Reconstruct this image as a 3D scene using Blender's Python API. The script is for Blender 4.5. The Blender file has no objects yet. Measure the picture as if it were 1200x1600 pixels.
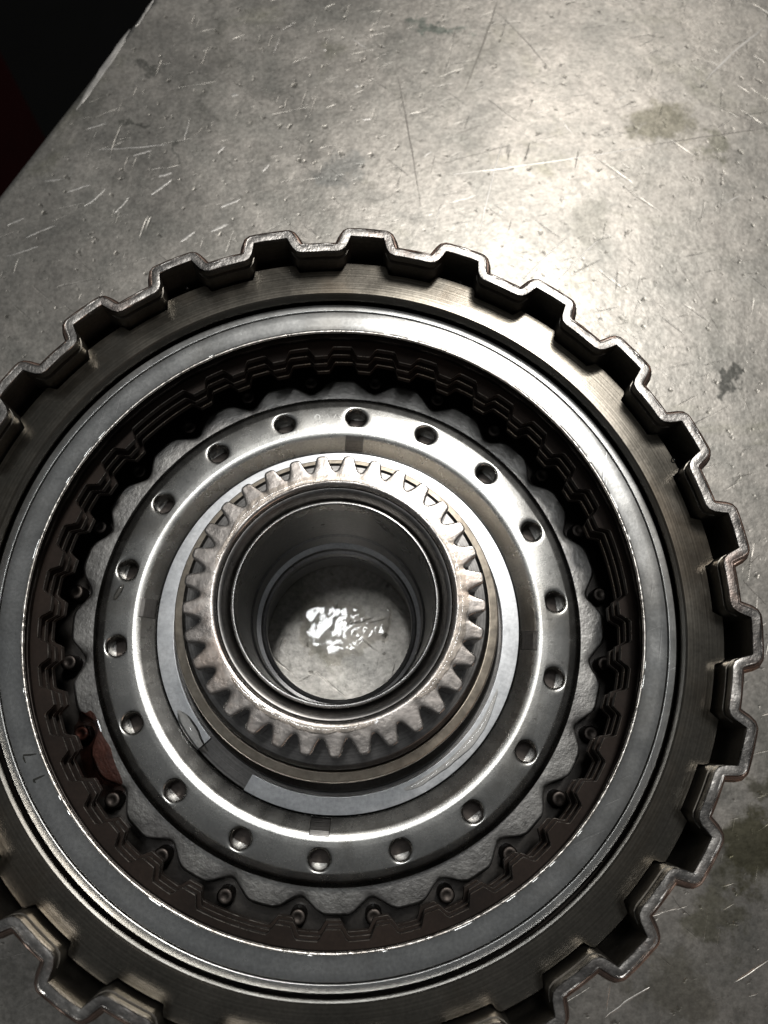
import bpy, bmesh, math, random
from mathutils import Vector, Matrix, noise
random.seed(7)
S = 0.001                       # everything below is written in millimetres
PI = math.pi
R = math.radians
scene = bpy.context.scene
COL = scene.collection

# ------------------------------------------------------------------ camera
cam_d = bpy.data.cameras.new("camera")
cam = bpy.data.objects.new("camera", cam_d)
COL.objects.link(cam)
cam_d.sensor_fit = 'VERTICAL'
cam_d.sensor_height = 4.8
cam_d.lens = 1294 / 1600 * 4.8
cam_d.clip_start = 0.01
cam_d.clip_end = 50
rot = Matrix.Rotation(R(-1.769), 3, 'Y') @ Matrix.Rotation(R(15.009), 3, 'X')
cam.matrix_world = Matrix.Translation(Vector((4.17, -23.114, 183.556)) * S) @ rot.to_4x4()
cam_d.dof.use_dof = True
cam_d.dof.focus_distance = 0.168
cam_d.dof.aperture_fstop = 3.0
scene.camera = cam

# ------------------------------------------------------------------ light
world = bpy.data.worlds.new("World")
scene.world = world
world.use_nodes = True
bg = world.node_tree.nodes["Background"]
bg.inputs[0].default_value = (0.93, 0.97, 1.0, 1)
bg.inputs[1].default_value = 0.145

def area_lamp(name, a, b, width, watts, color, aim=None):
    """a straight shop tube or added fill from a to b (mm), shining down or at aim"""
    a, b = Vector(a), Vector(b)
    d = bpy.data.lights.new(name, 'AREA')
    d.shape = 'RECTANGLE'
    d.size = (b - a).length * S
    d.size_y = width * S
    d.energy = watts
    d.color = color
    o = bpy.data.objects.new(name, d)
    COL.objects.link(o)
    x = (b - a).normalized()
    z = Vector((0, 0, 1))
    z = (z - x * z.dot(x)).normalized()
    y = z.cross(x)
    m = Matrix((x, y, z)).transposed().to_4x4()
    if aim is not None:
        z = ((a + b) / 2 - Vector(aim)).normalized()
        z = (z - x * z.dot(x)).normalized()
        m = Matrix((x, z.cross(x), z)).transposed().to_4x4()
    o.matrix_world = Matrix.Translation((a + b) / 2 * S) @ m
    return o

area_lamp("ceiling_tube", (130, 425, 1200), (320, 655, 1200), 110, 11, (1.0, 0.985, 0.955))
area_lamp("ceiling_tube_near", (-75, 120, 1200), (75, 368, 1200), 60, 2.0, (0.96, 0.985, 1.0))
area_lamp("ceiling_tube_far", (255, 850, 1200), (572, 1418, 1200), 60, 4.4, (1.0, 0.955, 0.90))
area_lamp("warm_fill", (1000, -500, 420), (560, -940, 420), 160, 1.0, (1.0, 0.68, 0.50), (0, 0, 0))  # added fill that warms the rim and lip, no such lamp known

scene.view_settings.view_transform = 'Standard'
scene.view_settings.look = 'None'
scene.view_settings.exposure = 0.0
scene.view_settings.gamma = 1.0

# ------------------------------------------------------------------ helpers
def tag(o, label=None, cat=None, group=None, kind=None):
    for k, v in (("label", label), ("category", cat), ("group", group), ("kind", kind)):
        if v:
            o[k] = v
    return o

def empty(name, loc=(0, 0, 0)):
    o = bpy.data.objects.new(name, None)
    COL.objects.link(o)
    o.location = Vector(loc) * S
    o.empty_display_size = 0.01
    return o

def link(name, me, mat, parent=None):
    o = bpy.data.objects.new(name, me)
    if mat and not me.materials:
        me.materials.append(mat)
    COL.objects.link(o)
    if len(me.polygons) > 3:
        wn = o.modifiers.new('weighted_normals', 'WEIGHTED_NORMAL')
        wn.keep_sharp = True
        wn.weight = 80
    if parent:
        o.parent = parent
        o.matrix_parent_inverse = Matrix.Translation(-parent.location)
    return o

def mesh(name, verts, faces, sharp=35, recalc=True, merge=0.0):
    me = bpy.data.meshes.new(name)
    bm = bmesh.new()
    vs = [bm.verts.new((v[0] * S, v[1] * S, v[2] * S)) for v in verts]
    for f in faces:
        try:
            bm.faces.new([vs[i] for i in f])
        except ValueError:
            pass
    if merge:
        bmesh.ops.remove_doubles(bm, verts=bm.verts, dist=merge * S)
    if recalc:
        bmesh.ops.recalc_face_normals(bm, faces=bm.faces)
    bm.to_mesh(me)
    bm.free()
    for p in me.polygons:
        p.use_smooth = True
    me.set_sharp_from_angle(angle=R(sharp))
    return me

def fillet(pts, rads, n=4, closed=False):
    """round the corners of a polyline of (r,z)"""
    out = []
    N = len(pts)
    for i, p in enumerate(pts):
        rad = rads[i] if isinstance(rads, (list, tuple)) else rads
        if (not closed and i in (0, N - 1)) or rad <= 0:
            out.append(p)
            continue
        a, b, c = Vector(pts[i - 1]), Vector(p), Vector(pts[(i + 1) % N])
        u, v = (a - b), (c - b)
        lu, lv = u.length, v.length
        u.normalize(); v.normalize()
        ang = u.angle(v)
        if ang > PI - 0.02:
            out.append(p)
            continue
        d = min(rad / math.tan(ang / 2), lu * .48, lv * .48)
        p0, p1 = b + u * d, b + v * d
        for k in range(n + 1):
            t = k / n
            q = p0 * (1 - t) ** 2 + b * 2 * t * (1 - t) + p1 * t * t
            out.append((q.x, q.y))
    return out

def lathe(name, prof, closed=True, n=240, a0=0.0, a1=360.0, sharp=35, fn=None):
    full = abs(a1 - a0 - 360) < 1e-6
    m = n if full else n + 1
    V, F = [], []
    k = len(prof)
    for i in range(m):
        a = R(a0 + (a1 - a0) * i / n)
        for (r, z) in prof:
            if fn:
                r, z = fn(r, z, a)
            V.append((r * math.cos(a), r * math.sin(a), z))
    for i in range(n):
        j = (i + 1) % m
        for q in range(k if closed else k - 1):
            w = (q + 1) % k
            F.append((i * k + q, j * k + q, j * k + w, i * k + w))
    if not full and closed:
        F.append(tuple(range(k)))
        F.append(tuple((m - 1) * k + q for q in range(k)))
    return mesh(name, V, F, sharp)

# ------------------------------------------------------------------ materials
def new_mat(name):
    m = bpy.data.materials.new(name)
    m.use_nodes = True
    nt = m.node_tree
    b = nt.nodes["Principled BSDF"]
    return m, nt, b

def nd(nt, typ, **kw):
    n = nt.nodes.new(typ)
    for k, v in kw.items():
        setattr(n, k, v)
    return n

def noise_tex(nt, scale, detail=4, rough=.55, coord=None, dist=0.0):
    n = nd(nt, 'ShaderNodeTexNoise')
    n.inputs['Scale'].default_value = scale
    n.inputs['Detail'].default_value = detail
    n.inputs['Roughness'].default_value = rough
    n.inputs['Distortion'].default_value = dist
    if coord is not None:
        nt.links.new(coord, n.inputs['Vector'])
    return n

def maprange(nt, val, a, b, c, d, smooth=False):
    n = nd(nt, 'ShaderNodeMapRange')
    if smooth:
        n.interpolation_type = 'SMOOTHSTEP'
    nt.links.new(val, n.inputs['Value'])
    for nm, v in (('From Min', a), ('From Max', b), ('To Min', c), ('To Max', d)):
        n.inputs[nm].default_value = v
    return n.outputs['Result']

def mixrgb(nt, fac, a, b, mode='MIX'):
    n = nd(nt, 'ShaderNodeMix', data_type='RGBA', blend_type=mode)
    for sock, v in ((n.inputs[0], fac), (n.inputs[6], a), (n.inputs[7], b)):
        if hasattr(v, 'is_output'):
            nt.links.new(v, sock)
        elif isinstance(v, (tuple, list)):
            sock.default_value = (*v[:3], 1)
        else:
            sock.default_value = v
    return n.outputs[2]

def math_n(nt, op, a, b=None):
    n = nd(nt, 'ShaderNodeMath', operation=op)
    for s, v in ((n.inputs[0], a), (n.inputs[1], b)):
        if v is None:
            continue
        if hasattr(v, 'is_output'):
            nt.links.new(v, s)
        else:
            s.default_value = v
    return n.outputs[0]

def metal(name, c0, c1, rough=(.3, .45), metallic=1.0, blotch=60, grain=1500, bump=.15, turned=0.0,
          stain=None, stain_amt=.5, coat=0.0, scratch=0.0, pits=0.0, spec=.5, coat_wave=0.0):
    """worn, oily steel: two tones, uneven gloss, fine grain, optional turning lines, stains and scratches"""
    m, nt, b = new_mat(name)
    L = nt.links
    tc = nd(nt, 'ShaderNodeTexCoord')
    geo = nd(nt, 'ShaderNodeNewGeometry')
    co = geo.outputs['Position']
    nb = noise_tex(nt, blotch, 5, .6, co)
    ng = noise_tex(nt, grain, 3, .6, co)
    fac = maprange(nt, nb.outputs[0], .32, .68, 0, 1)
    col = mixrgb(nt, fac, c0, c1)
    gcol = maprange(nt, ng.outputs[0], .3, .7, .82, 1.12)
    vm = nd(nt, 'ShaderNodeVectorMath', operation='SCALE')
    L.new(col, vm.inputs[0]); L.new(gcol, vm.inputs['Scale'])
    col = vm.outputs[0]
    if stain:
        ns = noise_tex(nt, blotch * .45, 6, .65, co, .6)
        sf = maprange(nt, ns.outputs[0], .52, .70, 0, stain_amt, True)
        col = mixrgb(nt, sf, col, stain)
    nr = noise_tex(nt, blotch * 1.7, 5, .65, co)
    ro = maprange(nt, nr.outputs[0], .3, .7, rough[0], rough[1])
    hgt = math_n(nt, 'MULTIPLY', ng.outputs[0], bump)
    if turned > 0:
        sx = nd(nt, 'ShaderNodeSeparateXYZ'); L.new(co, sx.inputs[0])
        cx = nd(nt, 'ShaderNodeCombineXYZ')
        L.new(sx.outputs[0], cx.inputs[0]); L.new(sx.outputs[1], cx.inputs[1])
        ln = nd(nt, 'ShaderNodeVectorMath', operation='LENGTH'); L.new(cx.outputs[0], ln.inputs[0])
        rn = nd(nt, 'ShaderNodeTexNoise', noise_dimensions='1D')
        rn.inputs['Scale'].default_value = 3000; rn.inputs['Detail'].default_value = 3
        wob = noise_tex(nt, 25, 2, .5, co)
        w = math_n(nt, 'ADD', ln.outputs['Value'], math_n(nt, 'MULTIPLY', wob.outputs[0], .0006))
        zz = math_n(nt, 'ADD', w, sx.outputs[2])
        L.new(zz, rn.inputs['W'])
        hgt = math_n(nt, 'ADD', hgt, math_n(nt, 'MULTIPLY', rn.outputs[0], turned))
        tcol = maprange(nt, rn.outputs[0], .3, .7, .86, 1.1)
        v2 = nd(nt, 'ShaderNodeVectorMath', operation='SCALE')
        L.new(col, v2.inputs[0]); L.new(tcol, v2.inputs['Scale'])
        col = v2.outputs[0]
    if scratch > 0:
        for ang, sc in ((22, 260), (-51, 190), (80, 220)):
            vr = nd(nt, 'ShaderNodeVectorRotate', rotation_type='Z_AXIS'); L.new(co, vr.inputs[0]); vr.inputs['Angle'].default_value = -R(ang)
            mp = nd(nt, 'ShaderNodeVectorMath', operation='MULTIPLY'); L.new(vr.outputs[0], mp.inputs[0]); mp.inputs[1].default_value = (.05, 1.9, .3)
            sn = noise_tex(nt, sc * 4, 2, .5, mp.outputs[0])
            sm = maprange(nt, sn.outputs[0], .69, .74, 0, scratch)
            hgt = math_n(nt, 'SUBTRACT', hgt, sm)
            ro = math_n(nt, 'SUBTRACT', ro, math_n(nt, 'MULTIPLY', sm, .2))
    if pits > 0:
        pn = noise_tex(nt, 420, 2, .5, co)
        pm = maprange(nt, pn.outputs[0], .68, .76, 0, pits, True)
        col = mixrgb(nt, pm, col, (.02, .02, .018))
    bp = nd(nt, 'ShaderNodeBump')
    bp.inputs['Strength'].default_value = 1.0
    bp.inputs['Distance'].default_value = .00006
    L.new(hgt, bp.inputs['Height'])
    L.new(bp.outputs[0], b.inputs['Normal'])
    L.new(col, b.inputs['Base Color'])
    L.new(ro, b.inputs['Roughness'])
    b.inputs['Metallic'].default_value = metallic
    b.inputs['Specular IOR Level'].default_value = spec
    if coat > 0:
        b.inputs['Coat Weight'].default_value = coat
        b.inputs['Coat Roughness'].default_value = .06
        if coat_wave > 0:
            cw = noise_tex(nt, 260, 2, .5, co, .4)
            cb = nd(nt, 'ShaderNodeBump'); cb.inputs['Distance'].default_value = coat_wave
            L.new(cw.outputs[0], cb.inputs['Height'])
            L.new(cb.outputs[0], b.inputs['Coat Normal'])
    return m

def oil_mat(name, tint, wave=0.0, gloss=.05):
    m, nt, b = new_mat(name)
    nt.nodes.remove(b)
    out = nt.nodes["Material Output"]
    tr = nd(nt, 'ShaderNodeBsdfTransparent'); tr.inputs[0].default_value = (*tint, 1)
    gl = nd(nt, 'ShaderNodeBsdfGlossy'); gl.inputs['Roughness'].default_value = gloss
    fr = nd(nt, 'ShaderNodeFresnel'); fr.inputs[0].default_value = 1.5
    mx = nd(nt, 'ShaderNodeMixShader')
    if wave:
        geo = nd(nt, 'ShaderNodeNewGeometry')
        n = noise_tex(nt, 500, 2, .5, geo.outputs['Position'])
        bp = nd(nt, 'ShaderNodeBump'); bp.inputs['Distance'].default_value = wave
        nt.links.new(n.outputs[0], bp.inputs['Height'])
        nt.links.new(bp.outputs[0], gl.inputs['Normal'])
    nt.links.new(fr.outputs[0], mx.inputs[0])
    nt.links.new(tr.outputs[0], mx.inputs[1])
    nt.links.new(gl.outputs[0], mx.inputs[2])
    nt.links.new(mx.outputs[0], out.inputs['Surface'])
    return m

M = {}
M['wall'] = metal('drum_wall_steel', (.15, .138, .12), (.23, .21, .18), (.32, .48), turned=.25, bump=.12)
M['rim'] = metal('sheared_rim_steel', (.12, .112, .105), (.34, .325, .305), (.22, .46), blotch=140, grain=1400, bump=1.1, stain=(.22, .14, .11), stain_amt=.45)
M['lip'] = metal('dark_lip_steel', (.13, .10, .085), (.26, .185, .15), (.28, .42), blotch=120, grain=900, bump=.5)  # coppery reflections are partly put into this warm tone
M['plate'] = metal('brown_steel', (.115, .105, .088), (.155, .14, .118), (.17, .25), turned=.12, bump=.08, stain=(.11, .085, .06))
M['ring'] = metal('ground_steel', (.38, .38, .37), (.46, .455, .44), (.21, .29), bump=.10, scratch=.07, stain=(.25, .23, .20), stain_amt=.35)
M['ret'] = metal('pressed_steel', (.35, .345, .33), (.43, .42, .395), (.23, .31), grain=2600, bump=.20, blotch=90, stain=(.19, .17, .14), stain_amt=.45, pits=.3)
M['snap'] = metal('snap_ring_steel', (.36, .365, .37), (.43, .43, .43), (.28, .40), bump=.05, blotch=120, coat=.5, coat_wave=.00010)
M['blast'] = metal('blasted_steel', (.26, .25, .24), (.38, .37, .35), (.30, .44), grain=1300, bump=1.0, blotch=120, coat=.3)
M['fric'] = metal('friction_lining', (.014, .010, .008), (.026, .018, .014), (.55, .75), metallic=0, bump=.3, coat=.0, spec=.12)
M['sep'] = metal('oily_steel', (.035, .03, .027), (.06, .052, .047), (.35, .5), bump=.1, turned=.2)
M['gear'] = metal('brown_hub_steel', (.24, .215, .195), (.33, .30, .275), (.20, .33), blotch=160, grain=700, bump=.7, coat=.8, coat_wave=.00018, stain=(.26, .18, .13), stain_amt=.4)
M['hub'] = metal('hub_steel', (.13, .125, .12), (.20, .19, .18), (.26, .4), turned=.3, bump=.1)
M['hubband'] = metal('hub_band_steel', (.36, .31, .25), (.50, .44, .36), (.32, .5), grain=900, bump=.7, blotch=200)
M['bore'] = metal('bore_steel', (.30, .30, .305), (.40, .40, .40), (.25, .38), turned=.3, bump=.06)
M['boreedge'] = metal('bore_edge_steel', (.40, .39, .38), (.52, .51, .49), (.2, .36), turned=.2, bump=.5, blotch=200)
M['floor_drum'] = metal('drum_floor_steel', (.035, .032, .03), (.06, .055, .05), (.25, .45), bump=.2, coat=.3)
M['rivet'] = metal('rivet_steel', (.03, .026, .024), (.08, .068, .06), (.35, .55), bump=.5, blotch=150, coat=.0)
M['edge'] = metal('worn_edge_steel', (.30, .27, .24), (.62, .59, .55), (.18, .45), blotch=300, grain=900, bump=.8)
M['stamp'] = metal('stamped_mark_steel', (.30, .30, .29), (.42, .41, .39), (.3, .45))
M['mark'] = metal('engraved', (.03, .03, .028), (.05, .05, .045), (.5, .6))
M['scr_l'] = metal('scratch_bright', (.36, .345, .32), (.46, .44, .415), (.32, .5), bump=.3)
M['scr_d'] = metal('scratch_dark', (.12, .11, .10), (.18, .17, .15), (.4, .55), bump=.3)
M['oil'] = oil_mat('clear_oil', (.95, .93, .90), 0)
M['oilpool'] = oil_mat('pool_oil', (.93, .92, .90), 0, .06)
M['oilred'] = oil_mat('red_oil', (.62, .42, .38), 0)

def bench_mat():
    m, nt, b = new_mat('worn_bench_steel')
    L = nt.links
    geo = nd(nt, 'ShaderNodeNewGeometry'); co = geo.outputs['Position']
    big = noise_tex(nt, 14, 6, .62, co, .4)
    mid = noise_tex(nt, 70, 6, .65, co, .5)
    fine = noise_tex(nt, 900, 4, .6, co)
    col = mixrgb(nt, maprange(nt, big.outputs[0], .3, .7, 0, 1), (.25, .235, .212), (.35, .325, .292))
    col = mixrgb(nt, maprange(nt, mid.outputs[0], .40, .66, 0, .7), col, (.185, .18, .163))
    # olive film
    ol = noise_tex(nt, 22, 5, .65, co, .8)
    col = mixrgb(nt, maprange(nt, ol.outputs[0], .56, .72, 0, .55, True), col, (.17, .165, .12))
    gm = noise_tex(nt, 38, 7, .7, co, 1.2)
    col = mixrgb(nt, maprange(nt, gm.outputs[0], .55, .66, 0, .42, True), col, (.15, .145, .125))
    gm2 = noise_tex(nt, 120, 5, .7, co, .8)
    col = mixrgb(nt, maprange(nt, gm2.outputs[0], .58, .68, 0, .4, True), col, (.13, .125, .11))
    # pits
    p1 = noise_tex(nt, 330, 3, .55, co)
    pm = maprange(nt, p1.outputs[0], .635, .72, 0, .6, True)
    col = mixrgb(nt, pm, col, (.06, .055, .045))
    # dark oil stains with shapes of their own
    wob = noise_tex(nt, 90, 5, .65, co)
    wv = nd(nt, 'ShaderNodeVectorMath', operation='SUBTRACT'); L.new(wob.outputs['Color'], wv.inputs[0]); wv.inputs[1].default_value = (.5, .5, .5)
    ws = nd(nt, 'ShaderNodeVectorMath', operation='SCALE'); L.new(wv.outputs[0], ws.inputs[0]); ws.inputs['Scale'].default_value = .030
    wp = nd(nt, 'ShaderNodeVectorMath', operation='ADD'); L.new(co, wp.inputs[0]); L.new(ws.outputs[0], wp.inputs[1])
    stains = [(95, 153, 10, 8, 10, .75, (.12, .112, .082)), (112, 146, 7, 5, 0, .6, (.10, .10, .07)), (26, 187, 8, 2.6, -6, .8, (.10, .115, .10)),
              (97, -50, 12, 8, 20, .85, (.07, .065, .035)), (86, -64, 9, 6, 60, .6, (.09, .085, .05)), (104, -35, 6, 5, 0, .7, (.07, .065, .04)),
              (-3, 136, 8, 6, 0, .55, (.13, .135, .13)), (105, 69, 3.4, 2.6, 0, .85, (.05, .05, .045)), (-58, 169, 2.6, 2, 0, .6, (.08, .08, .07)),
              (72, 120, 9, 5, 50, .45, (.14, .135, .115)), (93, 20, 8, 14, 0, .4, (.15, .14, .12)), (76, -80, 10, 7, 0, .5, (.12, .11, .08)),
              (-62, 150, 4, 1.4, 10, .7, (.08, .08, .07)), (-48, 140, 3, 1.2, 70, .6, (.09, .09, .08)), (40, 150, 14, 5, 65, .35, (.16, .155, .14)),
              (10, 125, 16, 3, -20, .35, (.17, .165, .15))]
    rsub = None
    for (x, y, rx, ry, ang, amt, c) in stains:
        sb = nd(nt, 'ShaderNodeVectorMath', operation='SUBTRACT'); L.new(wp.outputs[0], sb.inputs[0]); sb.inputs[1].default_value = (x * S, y * S, -.024)
        mp = nd(nt, 'ShaderNodeVectorRotate', rotation_type='Z_AXIS'); L.new(sb.outputs[0], mp.inputs[0]); mp.inputs['Angle'].default_value = -R(ang)
        ml = nd(nt, 'ShaderNodeVectorMath', operation='MULTIPLY'); L.new(mp.outputs[0], ml.inputs[0]); ml.inputs[1].default_value = (1 / (rx * S), 1 / (ry * S), 0)
        ln = nd(nt, 'ShaderNodeVectorMath', operation='LENGTH'); L.new(ml.outputs[0], ln.inputs[0])
        f = maprange(nt, ln.outputs['Value'], 1.18, .58, 0, amt, True)
        col = mixrgb(nt, f, col, c)
    gv = nd(nt, 'ShaderNodeVectorMath', operation='SCALE'); L.new(col, gv.inputs[0])
    L.new(maprange(nt, fine.outputs[0], .3, .7, .74, 1.22), gv.inputs['Scale'])
    L.new(gv.outputs[0], b.inputs['Base Color'])
    b.inputs['Metallic'].default_value = .92
    rn = noise_tex(nt, 45, 6, .7, co, .3)
    L.new(maprange(nt, rn.outputs[0], .3, .7, .30, .43), b.inputs['Roughness'])
    # relief: shallow dings, fine peel, rubbed streaks
    d1 = noise_tex(nt, 260, 3, .55, co)
    d2 = noise_tex(nt, 60, 3, .5, co)
    h = math_n(nt, 'ADD', math_n(nt, 'MULTIPLY', d1.outputs[0], .17), math_n(nt, 'MULTIPLY', d2.outputs[0], .16))
    h = math_n(nt, 'ADD', h, math_n(nt, 'MULTIPLY', fine.outputs[0], .06))
    h = math_n(nt, 'SUBTRACT', h, math_n(nt, 'MULTIPLY', pm, .15))
    for ang, sc in ((28, 700), (14, 900), (76, 800), (-40, 800)):
        vr = nd(nt, 'ShaderNodeVectorRotate', rotation_type='Z_AXIS'); L.new(co, vr.inputs[0]); vr.inputs['Angle'].default_value = -R(ang)
        mp = nd(nt, 'ShaderNodeVectorMath', operation='MULTIPLY'); L.new(vr.outputs[0], mp.inputs[0]); mp.inputs[1].default_value = (.07, 1, .3)
        sn = noise_tex(nt, sc, 2, .5, mp.outputs[0])
        h = math_n(nt, 'SUBTRACT', h, maprange(nt, sn.outputs[0], .70, .76, 0, .10))
    bp = nd(nt, 'ShaderNodeBump'); bp.inputs['Strength'].default_value = 1; bp.inputs['Distance'].default_value = .0005
    L.new(h, bp.inputs['Height']); L.new(bp.outputs[0], b.inputs['Normal'])
    return m
M['bench'] = bench_mat()

def plain(name, c, rough, spec=.5):
    m, nt, b = new_mat(name)
    geo = nd(nt, 'ShaderNodeNewGeometry')
    n = noise_tex(nt, 20, 5, .6, geo.outputs['Position'])
    nt.links.new(mixrgb(nt, n.outputs[0], tuple(x * .7 for x in c), tuple(x * 1.3 for x in c)), b.inputs['Base Color'])
    b.inputs['Roughness'].default_value = rough
    b.inputs['Specular IOR Level'].default_value = .1
    return m
M['dark_floor'] = plain('dark_floor', (.0025, .0025, .0023), .95)
M['red'] = plain('dark_red_paint', (.016, .0016, .0016), .8)

# ------------------------------------------------------------------ the bench and what lies beyond it
ZB = -24.0
ex, ey = .477, .879            # direction of the bench edge
nx, ny = ey, -ex               # into the bench
def edgept(s, d, z):
    return (-82.0 + ex * s + nx * d, 157.0 + ey * s + ny * d, z)
prof = [(0, ZB - 32), (0, ZB), (760, ZB), (760, ZB - 32), (757, ZB - 32), (757, ZB - 3), (3, ZB - 3), (3, ZB - 32)]
prof = fillet(prof, [0, 2.2, 2.2, 0, 0, 1, 1, 0], 5, True)
V, F = [], []
k = len(prof)
NS = 60
for i in range(NS + 1):
    s = -700 + 1500 * i / NS
    for (d, z) in prof:
        V.append(edgept(s, d, z))
for i in range(NS):
    for q in range(k):
        w = (q + 1) % k
        F.append((i * k + q, (i + 1) * k + q, (i + 1) * k + w, i * k + w))
bench = link('bench_top', mesh('bench_top', V, F, 40), M['bench'])
tag(bench, 'scuffed grey-brown steel bench top with scratches and oil stains', 'bench top', kind='structure')

# floor well below the bench
fl = mesh('floor', [(-6000, -6000, -880), (6000, -6000, -880), (6000, 6000, -880), (-6000, 6000, -880)], [(0, 1, 2, 3)])
tag(link('floor', fl, M['dark_floor']), 'dark floor far below the bench edge', 'floor', kind='structure')

# scratches and scuffs in the bench: shallow raised burrs, each a sliver of its own
def unpx(px, py, z=ZB):
    d = rot @ Vector(((px - 600) / 1294, -(py - 800) / 1294, -1))
    c = Vector((4.17, -23.114, 183.556))
    return c + d * ((z - c.z) / d.z)

def scratch(pts, w, mat, h=.06):
    n = 10
    P = []
    for i in range(n + 1):
        t = i / n
        if len(pts) == 2:
            q = Vector(pts[0]).lerp(Vector(pts[1]), t)
        else:
            a, b, c = [Vector(p) for p in pts]
            q = a * (1 - t) ** 2 + b * 2 * t * (1 - t) + c * t * t
        P.append(q)
    V, F = [], []
    for i, q in enumerate(P):
        tdir = (P[min(i + 1, n)] - P[max(i - 1, 0)]).normalized()
        s = Vector((-tdir.y, tdir.x, 0))
        ww = w * math.sin(PI * (i + .25) / (n + .5)) ** .6 * random.uniform(.6, 1.2) * .5
        off = s * random.uniform(-.12, .12)
        V += [q + off - s * ww + Vector((0, 0, .004)), q + off + Vector((0, 0, h * random.uniform(.6, 1))), q + off + s * ww + Vector((0, 0, .004))]
    for i in range(n):
        for q in range(2):
            F.append((i * 3 + q, i * 3 + q + 1, i * 3 + q + 4, i * 3 + q + 3))
    o = link('scratch', mesh('scratch', V, F, 60, recalc=False), mat, bench)
    return o

for pts, w, kk in [
    ([(692, 274), (840, 258), (1012, 228)], .55, 'l'), ([(748, 372), (762, 300), (784, 226)], .6, 'l'), ([(692, 256), (745, 240), (800, 226)], .4, 'd'),
    ([(622, 120), (640, 210), (658, 322)], .5, 'd'), ([(725, 145), (752, 80), (778, 0)], .8, 'd'), ([(1200, 40), (1140, 80), (1098, 132)], .8, 'l'),
    ([(1010, 228), (1090, 215), (1200, 200)], .4, 'd'), ([(778, 20), (830, 70), (860, 110)], .35, 'd'), ([(870, 440), (905, 400), (948, 366)], .45, 'l'),
    ([(815, 440), (850, 400), (885, 372)], .4, 'l'), ([(674, 365), (682, 340), (690, 318)], .4, 'l'), ([(1105, 160), (1160, 180), (1200, 205)], .35, 'd'),
    ([(705, 212), (728, 205), (752, 195)], .5, 'd'), ([(1060, 410), (1090, 460), (1125, 520)], .3, 'd'), ([(1145, 585), (1165, 630), (1190, 680)], .3, 'd'),
    ([(1160, 905), (1175, 925), (1198, 945)], .3, 'd'), ([(1050, 1400), (1062, 1420), (1080, 1432)], .3, 'd'), ([(945, 1590), (985, 1560), (1015, 1542)], .5, 'l'),
    ([(880, 190), (886, 200), (895, 208)], .5, 'l'),
    ([(236, 304), (250, 294), (268, 281)], 1.0, 'l'), ([(178, 333), (190, 322), (202, 308)], .7, 'l'), ([(132, 322), (148, 312), (164, 296)], .6, 'l'),
    ([(248, 276), (260, 272), (268, 270)], .9, 'l'), ([(208, 243), (222, 239), (236, 235)], .6, 'l'), ([(136, 202), (150, 196), (166, 193)], .6, 'l'),
    ([(150, 234), (200, 232), (262, 226)], .5, 'l'), ([(345, 324), (360, 317), (376, 311)], 1.0, 'l'), ([(330, 362), (345, 354), (356, 350)], 1.4, 'l'),
    ([(282, 378), (296, 368), (304, 362)], 1.0, 'l'), ([(340, 240), (345, 234), (350, 229)], .8, 'l'), ([(70, 283), (84, 282), (97, 280)], .7, 'l'),
    ([(105, 300), (122, 294), (140, 289)], .6, 'l'), ([(12, 352), (26, 344), (38, 341)], .8, 'l'), ([(410, 268), (416, 262), (421, 257)], .6, 'l'),
    ([(300, 215), (312, 205), (318, 196)], .35, 'd'), ([(590, 390), (600, 382), (612, 372)], .5, 'd'), ([(362, 150), (366, 147), (372, 148)], 1.3, 'l'),
    ([(555, 133), (557, 135), (560, 134)], 1.5, 'l'), ([(505, 77), (507, 79), (509, 77)], 1.1, 'l'), ([(566, 187), (573, 186), (580, 185)], .8, 'l'),
    ([(119, 172), (158, 112), (203, 46)], 2.0, 'l'), ([(128, 162), (166, 106), (196, 62)], 1.2, 'l'), ([(212, 42), (228, 18), (241, -2)], 1.0, 'l'),
    ([(40, 372), (62, 360), (90, 352)], .6, 'l'), ([(10, 400), (30, 396), (60, 384)], .5, 'l')]:
    scratch([unpx(*p) for p in pts], w * .8, M['scr_l'] if kk == 'l' else M['scr_d'])
for i in range(26):
    px, py = random.uniform(120, 1190), random.uniform(5, 620)
    if random.random() < .3:
        px, py = random.uniform(930, 1195), random.uniform(600, 1590)
    a = random.choice([25, 25, 18, 75, -40]) + random.uniform(-15, 15)
    ln = random.uniform(1, 4.5)
    c = unpx(px, py)
    if math.hypot(c.x, c.y) < 92 or (c.x + 82) * nx + (c.y - 157) * ny < 12:
        continue
    dv = Vector((math.cos(R(a)), math.sin(R(a)), 0)) * ln
    scratch([c - dv, c + dv], random.uniform(.15, .4), M['scr_l'] if random.random() < .6 else M['scr_d'], .03)

# the dark red thing beyond the bench edge
def box(name, c, s, mat, parent=None, bev=3, rz=0):
    bm = bmesh.new()
    bmesh.ops.create_cube(bm, size=1)
    for v in bm.verts:
        v.co = Vector((v.co.x * s[0], v.co.y * s[1], v.co.z * s[2])) * S
    bmesh.ops.bevel(bm, geom=bm.edges[:], offset=bev * S, segments=2, affect='EDGES')
    bmesh.ops.transform(bm, matrix=Matrix.Translation(Vector(c) * S) @ Matrix.Rotation(rz, 4, 'Z'), verts=bm.verts)
    me = bpy.data.meshes.new(name)
    bm.to_mesh(me); bm.free()
    return link(name, me, mat, parent)
cab = empty('red_cabinet', (-850, 420, -880))
erot = R(74)
for nm, dz, sz, ins in (('body', 210, 420, 0), ('lid', 432, 20, -8)):
    o = box(nm, (-850, 420, -880 + dz), (900 - 2 * ins, 620 - 2 * ins, sz), M['red'], cab, 4, erot)
tag(cab, 'dark red blurred cabinet beyond the bench edge, top left', 'cabinet')

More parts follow.
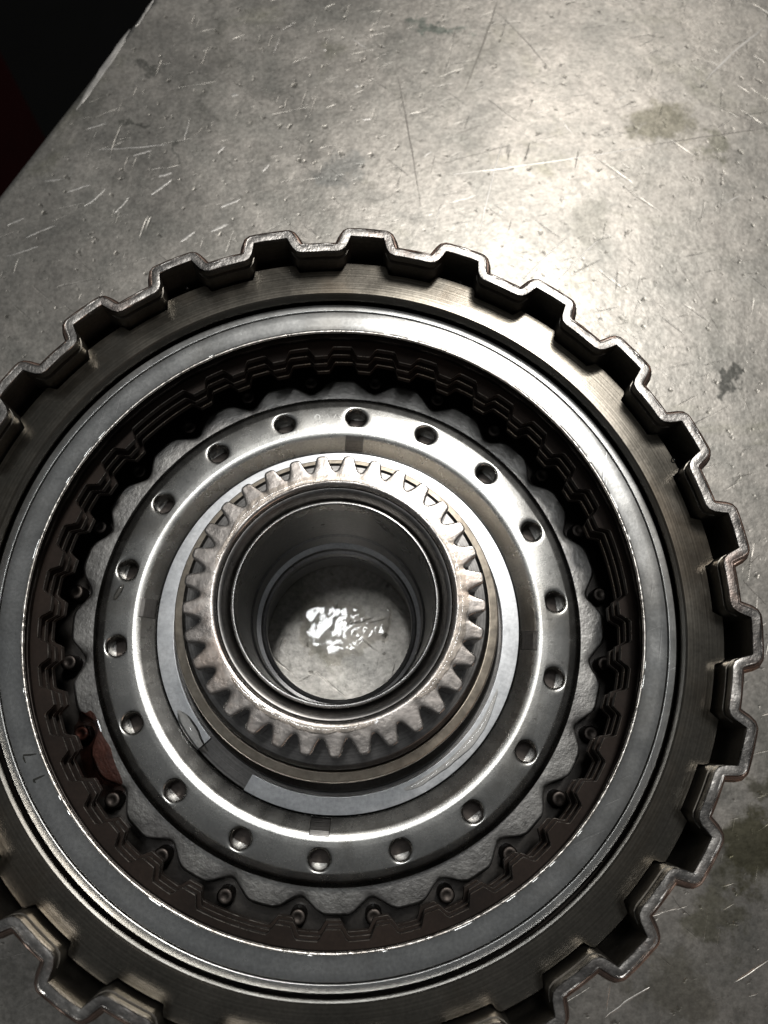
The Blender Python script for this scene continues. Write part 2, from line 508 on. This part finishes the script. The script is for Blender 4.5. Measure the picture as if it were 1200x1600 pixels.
# ------------------------------------------------------------------ the drum
ZR = 30.8                     # rim
NT = 24
PH = 86.0                     # a tooth tip points this way
drum = empty('clutch_drum', (0, 0, ZB))
tag(drum, 'large steel clutch drum with castellated rim and central splined hub', 'clutch drum')

def spline_mid(n_per=48):
    """mid line of the corrugated wall, as xy points"""
    ri, ro, hw_t, hw_r = 75.35, 79.0, 3.25, 3.35
    P = []
    for t in range(NT):
        c = PH + t * 15
        pts = []
        for k in range(n_per):
            a = -7.5 + 15 * k / n_per
            x = abs(a)
            f = min(max((7.5 - hw_r - x) / (7.5 - hw_r - hw_t), 0), 1)
            f = f * f * (3 - 2 * f)
            r = ri + (ro - ri) * f
            P.append((r * math.cos(R(c + a)), r * math.sin(R(c + a))))
    return P
MID = spline_mid()
NM = len(MID)
# even out the rounded corners and get outward normals
for _ in range(2):
    MID = [tuple((MID[i - 1][q] + 2 * MID[i][q] + MID[(i + 1) % NM][q]) / 4 for q in (0, 1)) for i in range(NM)]
NRM = []
for i in range(NM):
    a, b = MID[i - 1], MID[(i + 1) % NM]
    t = Vector((b[0] - a[0], b[1] - a[1])).normalized()
    NRM.append((t.y, -t.x))
ISROOT = [min(1, max(0, (77.0 - math.hypot(*p)) / 1.2)) for p in MID]

def corrugated(name, sec, closed=True, groove=None, jitter=0.0, sharp=35):
    """sweep a section of (offset from mid line, z) round the drum"""
    V, F = [], []
    k = len(sec)
    for i in range(NM):
        for q, (o, z) in enumerate(sec):
            if groove and q in groove:
                o += .75 * ISROOT[i]
            if jitter:
                o += jitter * noise.noise(Vector((MID[i][0] * .5, MID[i][1] * .5, q * 3.1)))
                z += jitter * .8 * noise.noise(Vector((MID[i][0] * .4, MID[i][1] * .4, 9 + q * 2.3)))
            V.append((MID[i][0] + NRM[i][0] * o, MID[i][1] + NRM[i][1] * o, z))
    for i in range(NM):
        j = (i + 1) % NM
        for q in range(k if closed else k - 1):
            w = (q + 1) % k
            F.append((i * k + q, j * k + q, j * k + w, i * k + w))
    return mesh(name, V, F, sharp)

# wall: inner skin with a snap-ring groove cut into the roots, outer skin
wsec = [(-1.15, 29.9), (-1.15, 28.6), (-1.15, 28.55), (-1.15, 27.5), (-1.15, 27.45), (-1.15, 20.0), (-1.15, -10), (1.4, -10), (1.4, 28.2), (.40, 29.9)]
link('wall', corrugated('wall', wsec, groove=(2, 3)), M['wall'], drum)
# rim: sheared top edge with two fine ridges and a stepped outer lip
rsec = [(-1.2, 29.88), (-1.2, 30.6), (-1.12, 30.74), (-.7, 30.78), (-.2, 30.80), (.18, 30.78), (.24, 30.70), (.34, 30.70), (.40, 30.80), (.50, 30.78), (.54, 30.5), (.52, 29.88)]
rim = link('rim', corrugated('rim', rsec, jitter=.07, sharp=20), M['rim'], drum)
lsec = [(.56, 29.7), (.56, 30.22), (.70, 30.28), (.80, 29.95), (1.02, 29.9), (1.12, 29.98), (1.30, 29.85), (1.45, 28.9), (1.75, 28.5), (1.72, 27.8), (.9, 27.8)]
link('outer_lip', corrugated('outer_lip', lsec, jitter=.04, sharp=25), M['lip'], rim)
# floor and underside of the drum
fp = fillet([(33, -8), (50, -8.5), (70, -7.5), (76.5, -6), (76.5, -12), (66, -21), (45, -23.9), (21, -23.9), (21, -14), (33, -13)], 1.0, 3, True)
link('drum_floor', lathe('drum_floor', fp, n=160), M['floor_drum'], drum)
# rivets standing in the notches of the scalloped plate
dome = [(0.0, -3.6), (.6, -3.6), (.8, -3.5), (1.3, -3.5), (1.6, -3.6), (1.75, -3.9), (1.8, -8.2)]
V, F = [], []
ns = 16
for i in range(ns):
    a = 2 * PI * i / ns
    for (r, z) in dome:
        V.append((r * math.cos(a), r * math.sin(a), z))
kk = len(dome)
for i in range(ns):
    j = (i + 1) % ns
    for q in range(kk - 1):
        F.append((i * kk + q, j * kk + q, j * kk + q + 1, i * kk + q + 1))
rivet_me = mesh('rivet', V, F, 50, merge=.001)
for t in range(24):
    a = R(7.5 + 15 * t)
    o = link('rivet', rivet_me, M['rivet'], drum)
    o.location = (60.2 * S * math.cos(a), 60.2 * S * math.sin(a), 0)
    o.rotation_euler = (0, 0, random.uniform(0, 6))
    o.scale = (1, 1, random.uniform(.93, 1.05))

# hub
hub_prof = fillet([(21.0, 35.2), (23.9, 35.2), (24.0, 26.6), (28.6, 26.2), (29.4, 25.4), (29.4, 21.0), (30.2, 20.2), (30.2, 12), (32.4, 10.8), (32.6, 6.5), (34.4, 5.2), (34.8, 3.6),
                   (34.8, 3.3), (33.6, 3.3), (33.6, 1.7), (39.4, 1.5), (39.4, -1), (35.4, -1.5), (35.4, -8), (34, -9), (22, -9), (21, 20)], .35, 3, True)
hub = link('hub', lathe('hub', hub_prof, n=200), M['hub'], drum)
link('collar', lathe('collar', fillet([(29.6, 19.0), (30.0, 20.9), (31.8, 20.5), (32.1, 19.4), (31.9, 15.0), (29.6, 15.0)], .25, 3, True), n=200), M['hubband'], hub)
gp = fillet([(20.9, 34.0), (21.3, 36.0), (23.6, 36.0), (23.6, 27.4), (20.9, 27.4)], .18, 3, True)
gear = link('gear_ring', lathe('gear_ring', gp, n=264), M['gear'], hub)
bp_ = fillet([(20.9, 36.4), (20.3, 36.1), (18.75, 33.7), (18.55, 33.55), (18.5, 30.5), (18.5, 27.0), (20.9, 27.0)], .12, 2, True)
link('counterbore', lathe('counterbore', bp_, n=200), M['hub'], hub)
be = fillet([(18.62, 33.7), (18.85, 34.75), (18.62, 35.25), (18.28, 35.35), (18.05, 34.9), (18.02, 31.0), (18.5, 31.0)], .15, 3, True)
link('bore_lip', lathe('bore_lip', be, n=200), M['boreedge'], hub)
bs = fillet([(18.06, 31.1), (18.0, 12.0), (17.6, 11.4), (17.6, 5.0), (18.3, 4.6), (18.3, 3.2), (16.9, 2.6), (16.7, 1.4), (16.0, .9), (15.9, -.6), (16.3, -1.2), (17.6, -3.0), (17.75, -8.0), (18.3, -8.6), (18.3, -12), (17.9, -12.6), (18.1, -22.5), (18.6, -23.7),
             (21.5, -23.7), (21.5, 31.1)], .2, 2, True)
link('bore', lathe('bore', bs, n=200), M['bore'], hub)
# 33 gear teeth: each is a wedge of the gear carrying one tooth, one mesh shared
def tooth_mesh():
    half = 180 / 33
    prof = [(24.05, 2.0), (24.12, 1.93), (24.3, 1.84), (24.7, 1.66), (25.2, 1.46), (25.7, 1.32), (26.2, 1.18), (26.6, 1.04), (26.88, .82), (27.02, .45)]
    pts = [(24.0 * math.cos(R(half)), -24.0 * math.sin(R(half)))] + [(r, -w) for r, w in prof] + [(27.04, 0)]
    pts += [(r, w) for r, w in reversed(prof)] + [(24.0 * math.cos(R(half)), 24.0 * math.sin(R(half)))]
    n = len(pts)
    nr = []
    for i in range(n):
        if i in (0, n - 1):
            v = Vector(pts[i]).normalized()
        else:
            t = (Vector(pts[i + 1]) - Vector(pts[i - 1])).normalized()
            v = Vector((t.y, -t.x))
        nr.append(v)
    V, F = [], []
    rows = []
    for (z, d) in ((27.2, 0), (36.7, 0), (36.98, .03), (37.10, .10), (37.15, .22), (37.17, .40)):
        row = []
        for i in range(n):
            q = Vector(pts[i]) - nr[i] * d
            V.append((q.x, q.y, z)); row.append(len(V) - 1)
        rows.append(row)
    for (r, z) in ((22.9, 37.2), (22.0, 37.2), (21.6, 37.18), (21.35, 37.02), (21.15, 36.7), (20.95, 36.0)):
        row = []
        for i in range(n):
            a = math.atan2(pts[i][1], pts[i][0])
            V.append((r * math.cos(a), r * math.sin(a), z)); row.append(len(V) - 1)
        rows.append(row)
    for a, b in zip(rows, rows[1:]):
        for i in range(n - 1):
            F.append((a[i], a[i + 1], b[i + 1], b[i]))
    me = mesh('tooth', V, F, 55, recalc=False)
    return me
tooth_me = tooth_mesh()
GP = 96.2
for t in range(33):
    o = link('tooth', tooth_me, M['gear'], gear)
    o.rotation_euler = (0, 0, R(GP + t * 360 / 33))

# ------------------------------------------------------------------ plates held in the drum
# splined backing plate (brown), seated against the wall
def plate_r(a):
    d = ((math.degrees(a) - PH + 7.5) % 15) - 7.5
    f = min(max((3.95 - abs(d)) / .7, 0), 1)
    return 73.7 + (75.6 - 73.7) * f * f * (3 - 2 * f)
npl = 960
sec = [(67.9, 20.9), (67.9, 23.75), (68.25, 24.05), (69.2, 24.1), (71.0, 24.12), (72.6, 24.1), (-.35, 24.1), (0, 23.7), (0, 20.9)]
V, F = [], []
for i in range(npl):
    a = 2 * PI * i / npl
    ro = plate_r(a)
    for j, (r, z) in enumerate(sec):
        rr = r if r > 1 else ro + r
        V.append((rr * math.cos(a), rr * math.sin(a), z))
k = len(sec)
for i in range(npl):
    j = (i + 1) % npl
    for q in range(k):
        w = (q + 1) % k
        F.append((i * k + q, j * k + q, j * k + w, i * k + w))
bpl = link('backing_plate', mesh('backing_plate', V, F, 30), M['plate'])
tag(bpl, 'brown splined backing plate seated just inside the castellated drum wall', 'plate')

# pressure plate: ground flat ring with a turned groove and a burred inner edge
pp = empty('pressure_plate', (0, 0, 16.4))
tag(pp, 'flat grey pressure plate ring with thin groove and bright burred inner edge', 'pressure plate')
def burr(r, z, a):
    if r < 61.4 and z > 20:
        e = noise.noise(Vector((math.cos(a) * 90, math.sin(a) * 90, 0)))
        e2 = noise.noise(Vector((math.cos(a) * 22, math.sin(a) * 22, 4)))
        return r - .03 * e - .05 * e2, z + .025 * e + .04 * e2
    return r, z
p1 = [(62.6, 16.4), (60.95, 20.1), (60.98, 20.5), (61.2, 20.68), (61.45, 20.62), (62.5, 20.6), (64.0, 20.6), (65.45, 20.6), (65.6, 20.45), (65.65, 19.7), (65.65, 16.4)]
link('inner_ring', lathe('inner_ring', p1, n=720, fn=burr, sharp=50), M['ring'], pp)
pe = [(61.02 + .34 * math.cos(R(a)), 20.34 + .34 * math.sin(R(a))) for a in (200, 180, 165, 150, 135, 120, 105, 90, 75, 60)] + [(61.2, 20.2)]
def burr2(r, z, a):
    e = noise.noise(Vector((math.cos(a) * 70, math.sin(a) * 70, 0))) + .7 * noise.noise(Vector((math.cos(a) * 200, math.sin(a) * 200, 3)))
    return r - .05 * e, z + .04 * e
link('burred_edge', lathe('burred_edge', pe, n=1440, fn=burr2, sharp=80), M['edge'], pp)
p2 = fillet([(65.65, 16.5), (65.66, 19.6), (65.82, 20.42), (65.98, 20.52), (67.3, 20.5), (67.75, 20.1), (67.8, 16.5)], .12, 2, True)
link('outer_band', lathe('outer_band', p2, n=360), M['ring'], pp)
def ribbon(name, pxs, z, w, mat, parent):
    P = [unpx(*p, z) for p in pxs]
    V, F = [], []
    for i, q in enumerate(P):
        t = (P[min(i + 1, len(P) - 1)] - P[max(i - 1, 0)]).normalized()
        s = Vector((-t.y, t.x, 0)) * w * .5 * (.5 if i in (0, len(P) - 1) else 1)
        V += [q - s, q + s, q + s + Vector((0, 0, .02)), q - s + Vector((0, 0, .02))]
    for i in range(len(P) - 1):
        for q in range(4):
            r = (q + 1) % 4
            F.append((i * 4 + q, i * 4 + r, i * 4 + 4 + r, i * 4 + 4 + q))
    return link(name, mesh(name, V, F), mat, parent)
ribbon('engraved_mark', [(57, 1178), (47, 1179.5), (36.5, 1180), (37, 1185), (40, 1192)], 20.605, .38, M['mark'], pp)
ribbon('engraved_mark', [(70, 1211), (61, 1215), (52, 1219), (53, 1221), (56, 1223)], 20.605, .40, M['mark'], pp)

# friction plates and the steels between them
def toothed_ring(name, z0, z1, gaps, phase):
    n = 39
    V, F = [], []
    per = 20
    N = n * per
    for i in range(N):
        d = (i % per) / per * 360 / n
        t = i // per
        c = 360 / n / 2
        f = min(max((2.75 - abs(d - c)) / 1.5, 0), 1)
        f = f * f * (3 - 2 * f)
        if (t % 13) in gaps:
            f = 0
        ri = 60.4 - 2.1 * f
        a = R(phase - c + t * 360 / n + d)
        for (dr, z) in ((0, z0), (0, z1 - .11), (.11, z1), (66.0, z1), (66.0, z0)):
            rr = dr if dr > 10 else ri + dr
            V.append((rr * math.cos(a), rr * math.sin(a), z))
    for i in range(N):
        j = (i + 1) % N
        for q in range(5):
            w = (q + 1) % 5
            F.append((i * 5 + q, i * 5 + w, j * 5 + w, j * 5 + q))
    me = mesh(name, V, F, 30, recalc=False)
    me.materials.append(M['fric']); me.materials.append(M['edge'])
    for q, p in enumerate(me.polygons):
        if q % 5 == 1:
            p.material_index = 1
    return me
for i, (z1, ph, lab) in enumerate(((14.2, 122.2, 'topmost oily brown toothed friction plate under the pressure plate'),
                                  (10.2, 122.5, 'middle oily brown toothed friction plate in the stack'),
                                  (6.2, 122.0, 'lowest oily brown toothed friction plate in the stack'))):
    tag(link('friction_plate', toothed_ring('friction_plate', z1 - 1.6, z1, (1,), ph), M['fric']), lab, 'friction plate', 'friction plates stacked inside the drum')
for i, (z1, lab) in enumerate(((16.2, 'topmost dark steel ring directly below the pressure plate'),
                               (12.4, 'dark steel ring between the top and middle friction plates'),
                               (8.4, 'dark steel ring between the middle and lowest friction plates'),
                               (4.4, 'dark steel ring below the lowest friction plate'))):
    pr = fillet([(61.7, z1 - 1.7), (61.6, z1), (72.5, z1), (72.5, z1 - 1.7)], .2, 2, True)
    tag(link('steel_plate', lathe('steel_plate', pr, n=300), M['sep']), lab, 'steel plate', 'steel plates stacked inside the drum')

# scalloped plate under the retainer
def scal_r(a):
    d = abs(((math.degrees(a) - 7.5 + 7.5) % 15) - 7.5)       # 0 at a rivet, 7.5 on a crest
    f = min(d / 5.6, 1)
    return 56.2 + 3.0 * (f * f * (3 - 2 * f)) + .25 * math.sin(a * 5 + 1)
V, F = [], []
N = 720
for i in range(N):
    a = 2 * PI * i / N
    ro = scal_r(a)
    for (r, z) in ((49, -2.6), (49, -.9), (52.5, -1.0), (54.5, -1.05), (ro - .7, -1.15), (ro - .25, -1.3), (ro, -1.7), (ro, -2.6)):
        V.append((r * math.cos(a), r * math.sin(a), z + .05 * noise.noise(Vector((r * math.cos(a) * .3, r * math.sin(a) * .3, 2)))))
for i in range(N):
    j = (i + 1) % N
    for q in range(8):
        w = (q + 1) % 8
        F.append((i * 8 + q, j * 8 + q, j * 8 + w, i * 8 + w))
tag(link('scalloped_plate', mesh('scalloped_plate', V, F, 40), M['blast']), 'grainy grey plate with scalloped outer edge below the perforated retainer', 'scalloped plate')

# ------------------------------------------------------------------ spring retainer with 18 holes
ret = empty('spring_retainer', (0, 0, -.9))
tag(ret, 'pressed steel spring retainer ring with eighteen round holes around the hub', 'retainer')
HR, RH, HPH = 47.7, 2.05, 86.0
zin = [(39.6, .6), (39.6, 2.2), (39.7, 2.4), (39.95, 2.54), (41.0, 3.08), (41.9, 3.54)]
for k_ in range(13):
    t_ = k_ / 12
    zin.append((42.35 * (1 - t_) ** 2 + 43.1 * 2 * t_ * (1 - t_) + 44.3 * t_ * t_, 3.77 * (1 - t_) ** 2 + 4.20 * 2 * t_ * (1 - t_) + 4.30 * t_ * t_))
zin.append((45.2, 4.30))
zout = fillet([(50.4, 3.82), (52.0, 3.35), (53.3, 1.7), (53.45, -.5), (52.7, -.5)], [0, 1.6, 1.5, .25, 0], 7)
def dz(a, r):
    return .05 * noise.noise(Vector((r * math.cos(a) * .08, r * math.sin(a) * .08, 5)))
V, F = [], []
def addv(r, th, z):
    V.append((r * math.cos(th), r * math.sin(th), z + dz(th, r)))
    return len(V) - 1
CAPS = []
nth = 24
r0, r1 = 45.2, 50.4
def topz(r):
    t = (r - r0) / (r1 - r0)
    return 4.30 - .16 * t - .32 * t * t
for s in range(18):
    c = R(HPH + 20 * s)
    per = []
    for i in range(nth): per.append((r0, -10 + 20 * i / nth))
    for i in range(14): per.append((r0 + (r1 - r0) * i / 14, 10))
    for i in range(nth): per.append((r1, 10 - 20 * i / nth))
    for i in range(14): per.append((r1 - (r1 - r0) * i / 14, -10))
    rings = []
    ts = [0, 0, 0, .03, .08, .15, .26, .42, .62, .8, 1]
    for q, t in enumerate(ts):
        ring = []
        for (r, d) in per:
            u, v = R(d) * HR, r - HR
            ln = math.hypot(u, v)
            cu, cv = u / ln * RH, v / ln * RH
            if q == 0: f, z = .985, -1.2
            elif q == 1: f, z = 1.0, 3.2
            elif q == 2: f, z = 1.05, 3.62
            else: f, z = None, None
            if f:
                x, y = cu * f, cv * f
            else:
                x, y = cu * 1.05 + (u - cu * 1.05) * t, cv * 1.05 + (v - cv * 1.05) * t
                dd = math.hypot(x, y) - RH
                z = topz(HR + y) - .62 * math.exp(-max(dd, 0) / .26) * (1 - t)
            ring.append(addv(HR + y, c + x / HR, z))
        rings.append(ring)
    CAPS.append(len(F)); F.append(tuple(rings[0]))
    for q in range(len(rings) - 1):
        n_ = len(per)
        for i in range(n_):
            j = (i + 1) % n_
            F.append((rings[q][i], rings[q][j], rings[q + 1][j], rings[q + 1][i]))
for pr in (zin, zout):
    base = []
    n_ = 18 * nth
    for i in range(n_):
        th = R(HPH - 10 + 360 * i / n_)
        base.append([addv(r, th, z) for (r, z) in pr])
    for i in range(n_):
        j = (i + 1) % n_
        for q in range(len(pr) - 1):
            F.append((base[i][q], base[j][q], base[j][q + 1], base[i][q + 1]))
rme = mesh('ring_body', V, F, 60, merge=.02)
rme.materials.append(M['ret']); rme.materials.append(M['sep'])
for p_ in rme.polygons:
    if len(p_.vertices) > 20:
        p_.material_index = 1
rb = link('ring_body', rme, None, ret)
# four staked tabs on the inner shoulder
def tab_mesh():
    V, F = [], []
    prof = fillet([(39.8, 1.2), (39.85, 2.75), (42.2, 4.0), (43.2, 4.4), (43.4, 1.5)], [0, .3, .5, .2, 0], 3)
    ws = [(-2.1, -.3), (-1.95, 0), (1.95, 0), (2.1, -.3)]
    for (w, d) in ws:
        for (r, z) in prof:
            V.append((r, w, z + d))
    k = len(prof)
    for i in range(3):
        for q in range(k - 1):
            F.append((i * k + q, i * k + q + 1, (i + 1) * k + q + 1, (i + 1) * k + q))
    F.append(tuple(range(k))); F.append(tuple(3 * k + q for q in range(k)))
    return mesh('tab', V, F, 40)
tm = tab_mesh()
for a in (86.0, 175.6, -94.6, -4.8):
    o = link('tab', tm, M['hub'], ret)
    o.rotation_euler = (0, 0, R(a))

for pxs in ([(496 + 4 * math.cos(k * PI / 5), 652 + 4 * math.sin(k * PI / 5)) for k in range(11)], [(512, 648), (516, 656)], [(519, 657), (525, 648), (527, 655)], [(530, 650), (534, 655)]):
    ribbon('stamped_mark', pxs, 4.16, .16, M['stamp'], ret)
# snap ring with its open ends at lower left
sp = fillet([(35.7, 2.0), (35.7, 3.0), (39.3, 3.0), (39.3, 2.0)], .12, 2, True)
tag(link('snap_ring', lathe('snap_ring', sp, n=300, a0=-119.3, a1=222.0), M['snap']), 'light grey flat split snap ring between hub and perforated retainer', 'snap ring')

# ------------------------------------------------------------------ oil
def blob(name, c, rx, ry, h, rz, mat, seed=0, wob=.18, rings=8, segs=36, sink=.0):
    V, F = [(c[0], c[1], c[2] + h)], []
    for q in range(1, rings + 1):
        t = q / rings
        for i in range(segs):
            a = 2 * PI * i / segs
            rr = 1 + wob * noise.noise(Vector((math.cos(a) * 1.5, math.sin(a) * 1.5, seed))) * 2
            x, y = rx * rr * t * math.cos(a), ry * rr * t * math.sin(a)
            z = h * (1 - t ** 2.4) ** .8 if t < 1 else 0
            V.append((c[0] + x * math.cos(rz) - y * math.sin(rz), c[1] + x * math.sin(rz) + y * math.cos(rz), c[2] + z + .006 - sink * t))
    for i in range(segs):
        F.append((0, 1 + i, 1 + (i + 1) % segs))
    for q in range(rings - 1):
        for i in range(segs):
            j = (i + 1) % segs
            F.append((1 + q * segs + i, 1 + (q + 1) * segs + i, 1 + (q + 1) * segs + j, 1 + q * segs + j))
    return link(name, mesh(name, V, F, 80), mat)
tag(blob('oil_drop', (-47.8, 6.6, 4.16), 2.0, .62, .55, R(62), M['oil'], 1, .05), 'small shiny oil drop on the retainer, beside a hole at the left', 'oil drop')
tag(blob('oil_drop', (-30.6, -22.6, 3.0), 5.2, 1.35, 1.0, R(-55), M['oil'], 2, .08), 'teardrop of clear oil at the left end of the snap ring', 'oil drop')
tag(blob('oil_puddle', (-50.8, -26.2, -1.15), 9.5, 3.3, .14, R(-62), M['oilred'], 3, .25), 'dark red oil puddle on the scalloped plate, lower left', 'oil puddle')
for (x, y, z, s, lab) in ((-33.0, 68.8, 24.05, .75, 'tiny bead added for a bright glint at the upper left foot of the drum wall'),
                          (25.6, 71.3, 24.05, .7, 'tiny bead added for a reddish glint at the upper foot of the drum wall'),
                          (68.6, 31.2, 24.05, .8, 'tiny bead added for a bright glint at the right foot of the drum wall')):
    tag(blob('glint_bead', (x, y, z), s, s * .7, s * .7, random.uniform(0, 3), M['oilred'] if x == 25.6 else M['oil'], x, .1, 5, 16), lab, 'glint bead')  # added beads stand in for glints of light through the wall
def oil_band(name, a0, a1, ri, ro, z, h, seed, label):
    n = 240
    V, F = [], []
    for i in range(n + 1):
        t = i / n
        a = R(a0 + (a1 - a0) * t)
        e = math.sin(PI * t) ** .35
        w1 = ri + .35 * noise.noise(Vector((math.cos(a) * 5, math.sin(a) * 5, seed)))
        w2 = w1 + (ro - ri + .9 * noise.noise(Vector((math.cos(a) * 4, math.sin(a) * 4, seed + 9))) + .3 * noise.noise(Vector((math.cos(a) * 14, math.sin(a) * 14, seed)))) * e
        w2 = max(w2, w1 + .15)
        for q in range(15):
            u = q / 14
            r = w1 + (w2 - w1) * u
            hh = h * (1 - abs(2 * u - 1) ** 2.4) * e
            V.append((r * math.cos(a), r * math.sin(a), z + hh))
    for i in range(n):
        for q in range(14):
            F.append((i * 15 + q, (i + 1) * 15 + q, (i + 1) * 15 + q + 1, i * 15 + q + 1))
    return tag(link(name, mesh(name, V, F, 85), M['oil']), label, 'oil film')
oil_band('oil_film', 60, 165, 21.9, 23.6, 37.16, .34, 3, 'clear oil film on the upper left of the gear face')
oil_band('oil_film', -52, 48, 21.9, 23.9, 37.16, .34, 8, 'clear oil film on the right side of the gear face')
oil_band('oil_film', -145, -70, 21.8, 23.2, 37.16, .3, 14, 'clear oil film on the lower left of the gear face')
oil_band('oil_smear', -68, -22, 36.6, 38.2, 2.99, .26, 21, 'glossy smear of oil on the lower right of the snap ring')
# pool on the bench inside the bore
V, F = [], []
G = 110
idx = {}
for i in range(G):
    for j in range(G):
        x, y = -18 + 36 * i / (G - 1), -18 + 36 * j / (G - 1)
        if math.hypot(x, y) > 17.9:
            continue
        p = Vector((x, y, 0))
        rough = min(max((x + 1.5) / 8, 0), 1)
        h = .05 * noise.noise(p * .22) + (.016 + .05 * rough) * noise.noise(p * .62) + (.006 + .030 * rough) * noise.noise(p * 1.6)
        cx, cy = x + 1.5, y - 2.0
        m_ = .9 - math.hypot(cx / 13.0, cy / 8.5) + .55 * noise.fractal(p * .22 + Vector((3, 1, 7)), 1, 2, 3)
        m_ = min(max(m_ / .35, -1), 1)
        h = (h + .12) * m_ if m_ > 0 else -.1
        h *= 1 / .9
        idx[i, j] = len(V)
        V.append((x, y, ZB + h * .9))
for i in range(G - 1):
    for j in range(G - 1):
        q = [(i, j), (i + 1, j), (i + 1, j + 1), (i, j + 1)]
        if all(a in idx for a in q) and any(V[idx[a]][2] > ZB for a in q):
            F.append(tuple(idx[a] for a in q))
tag(link('oil_pool', mesh('oil_pool', V, F, 85), M['oilpool']), 'rippled glistening oil pool on the bench seen through the hub bore', 'oil pool')
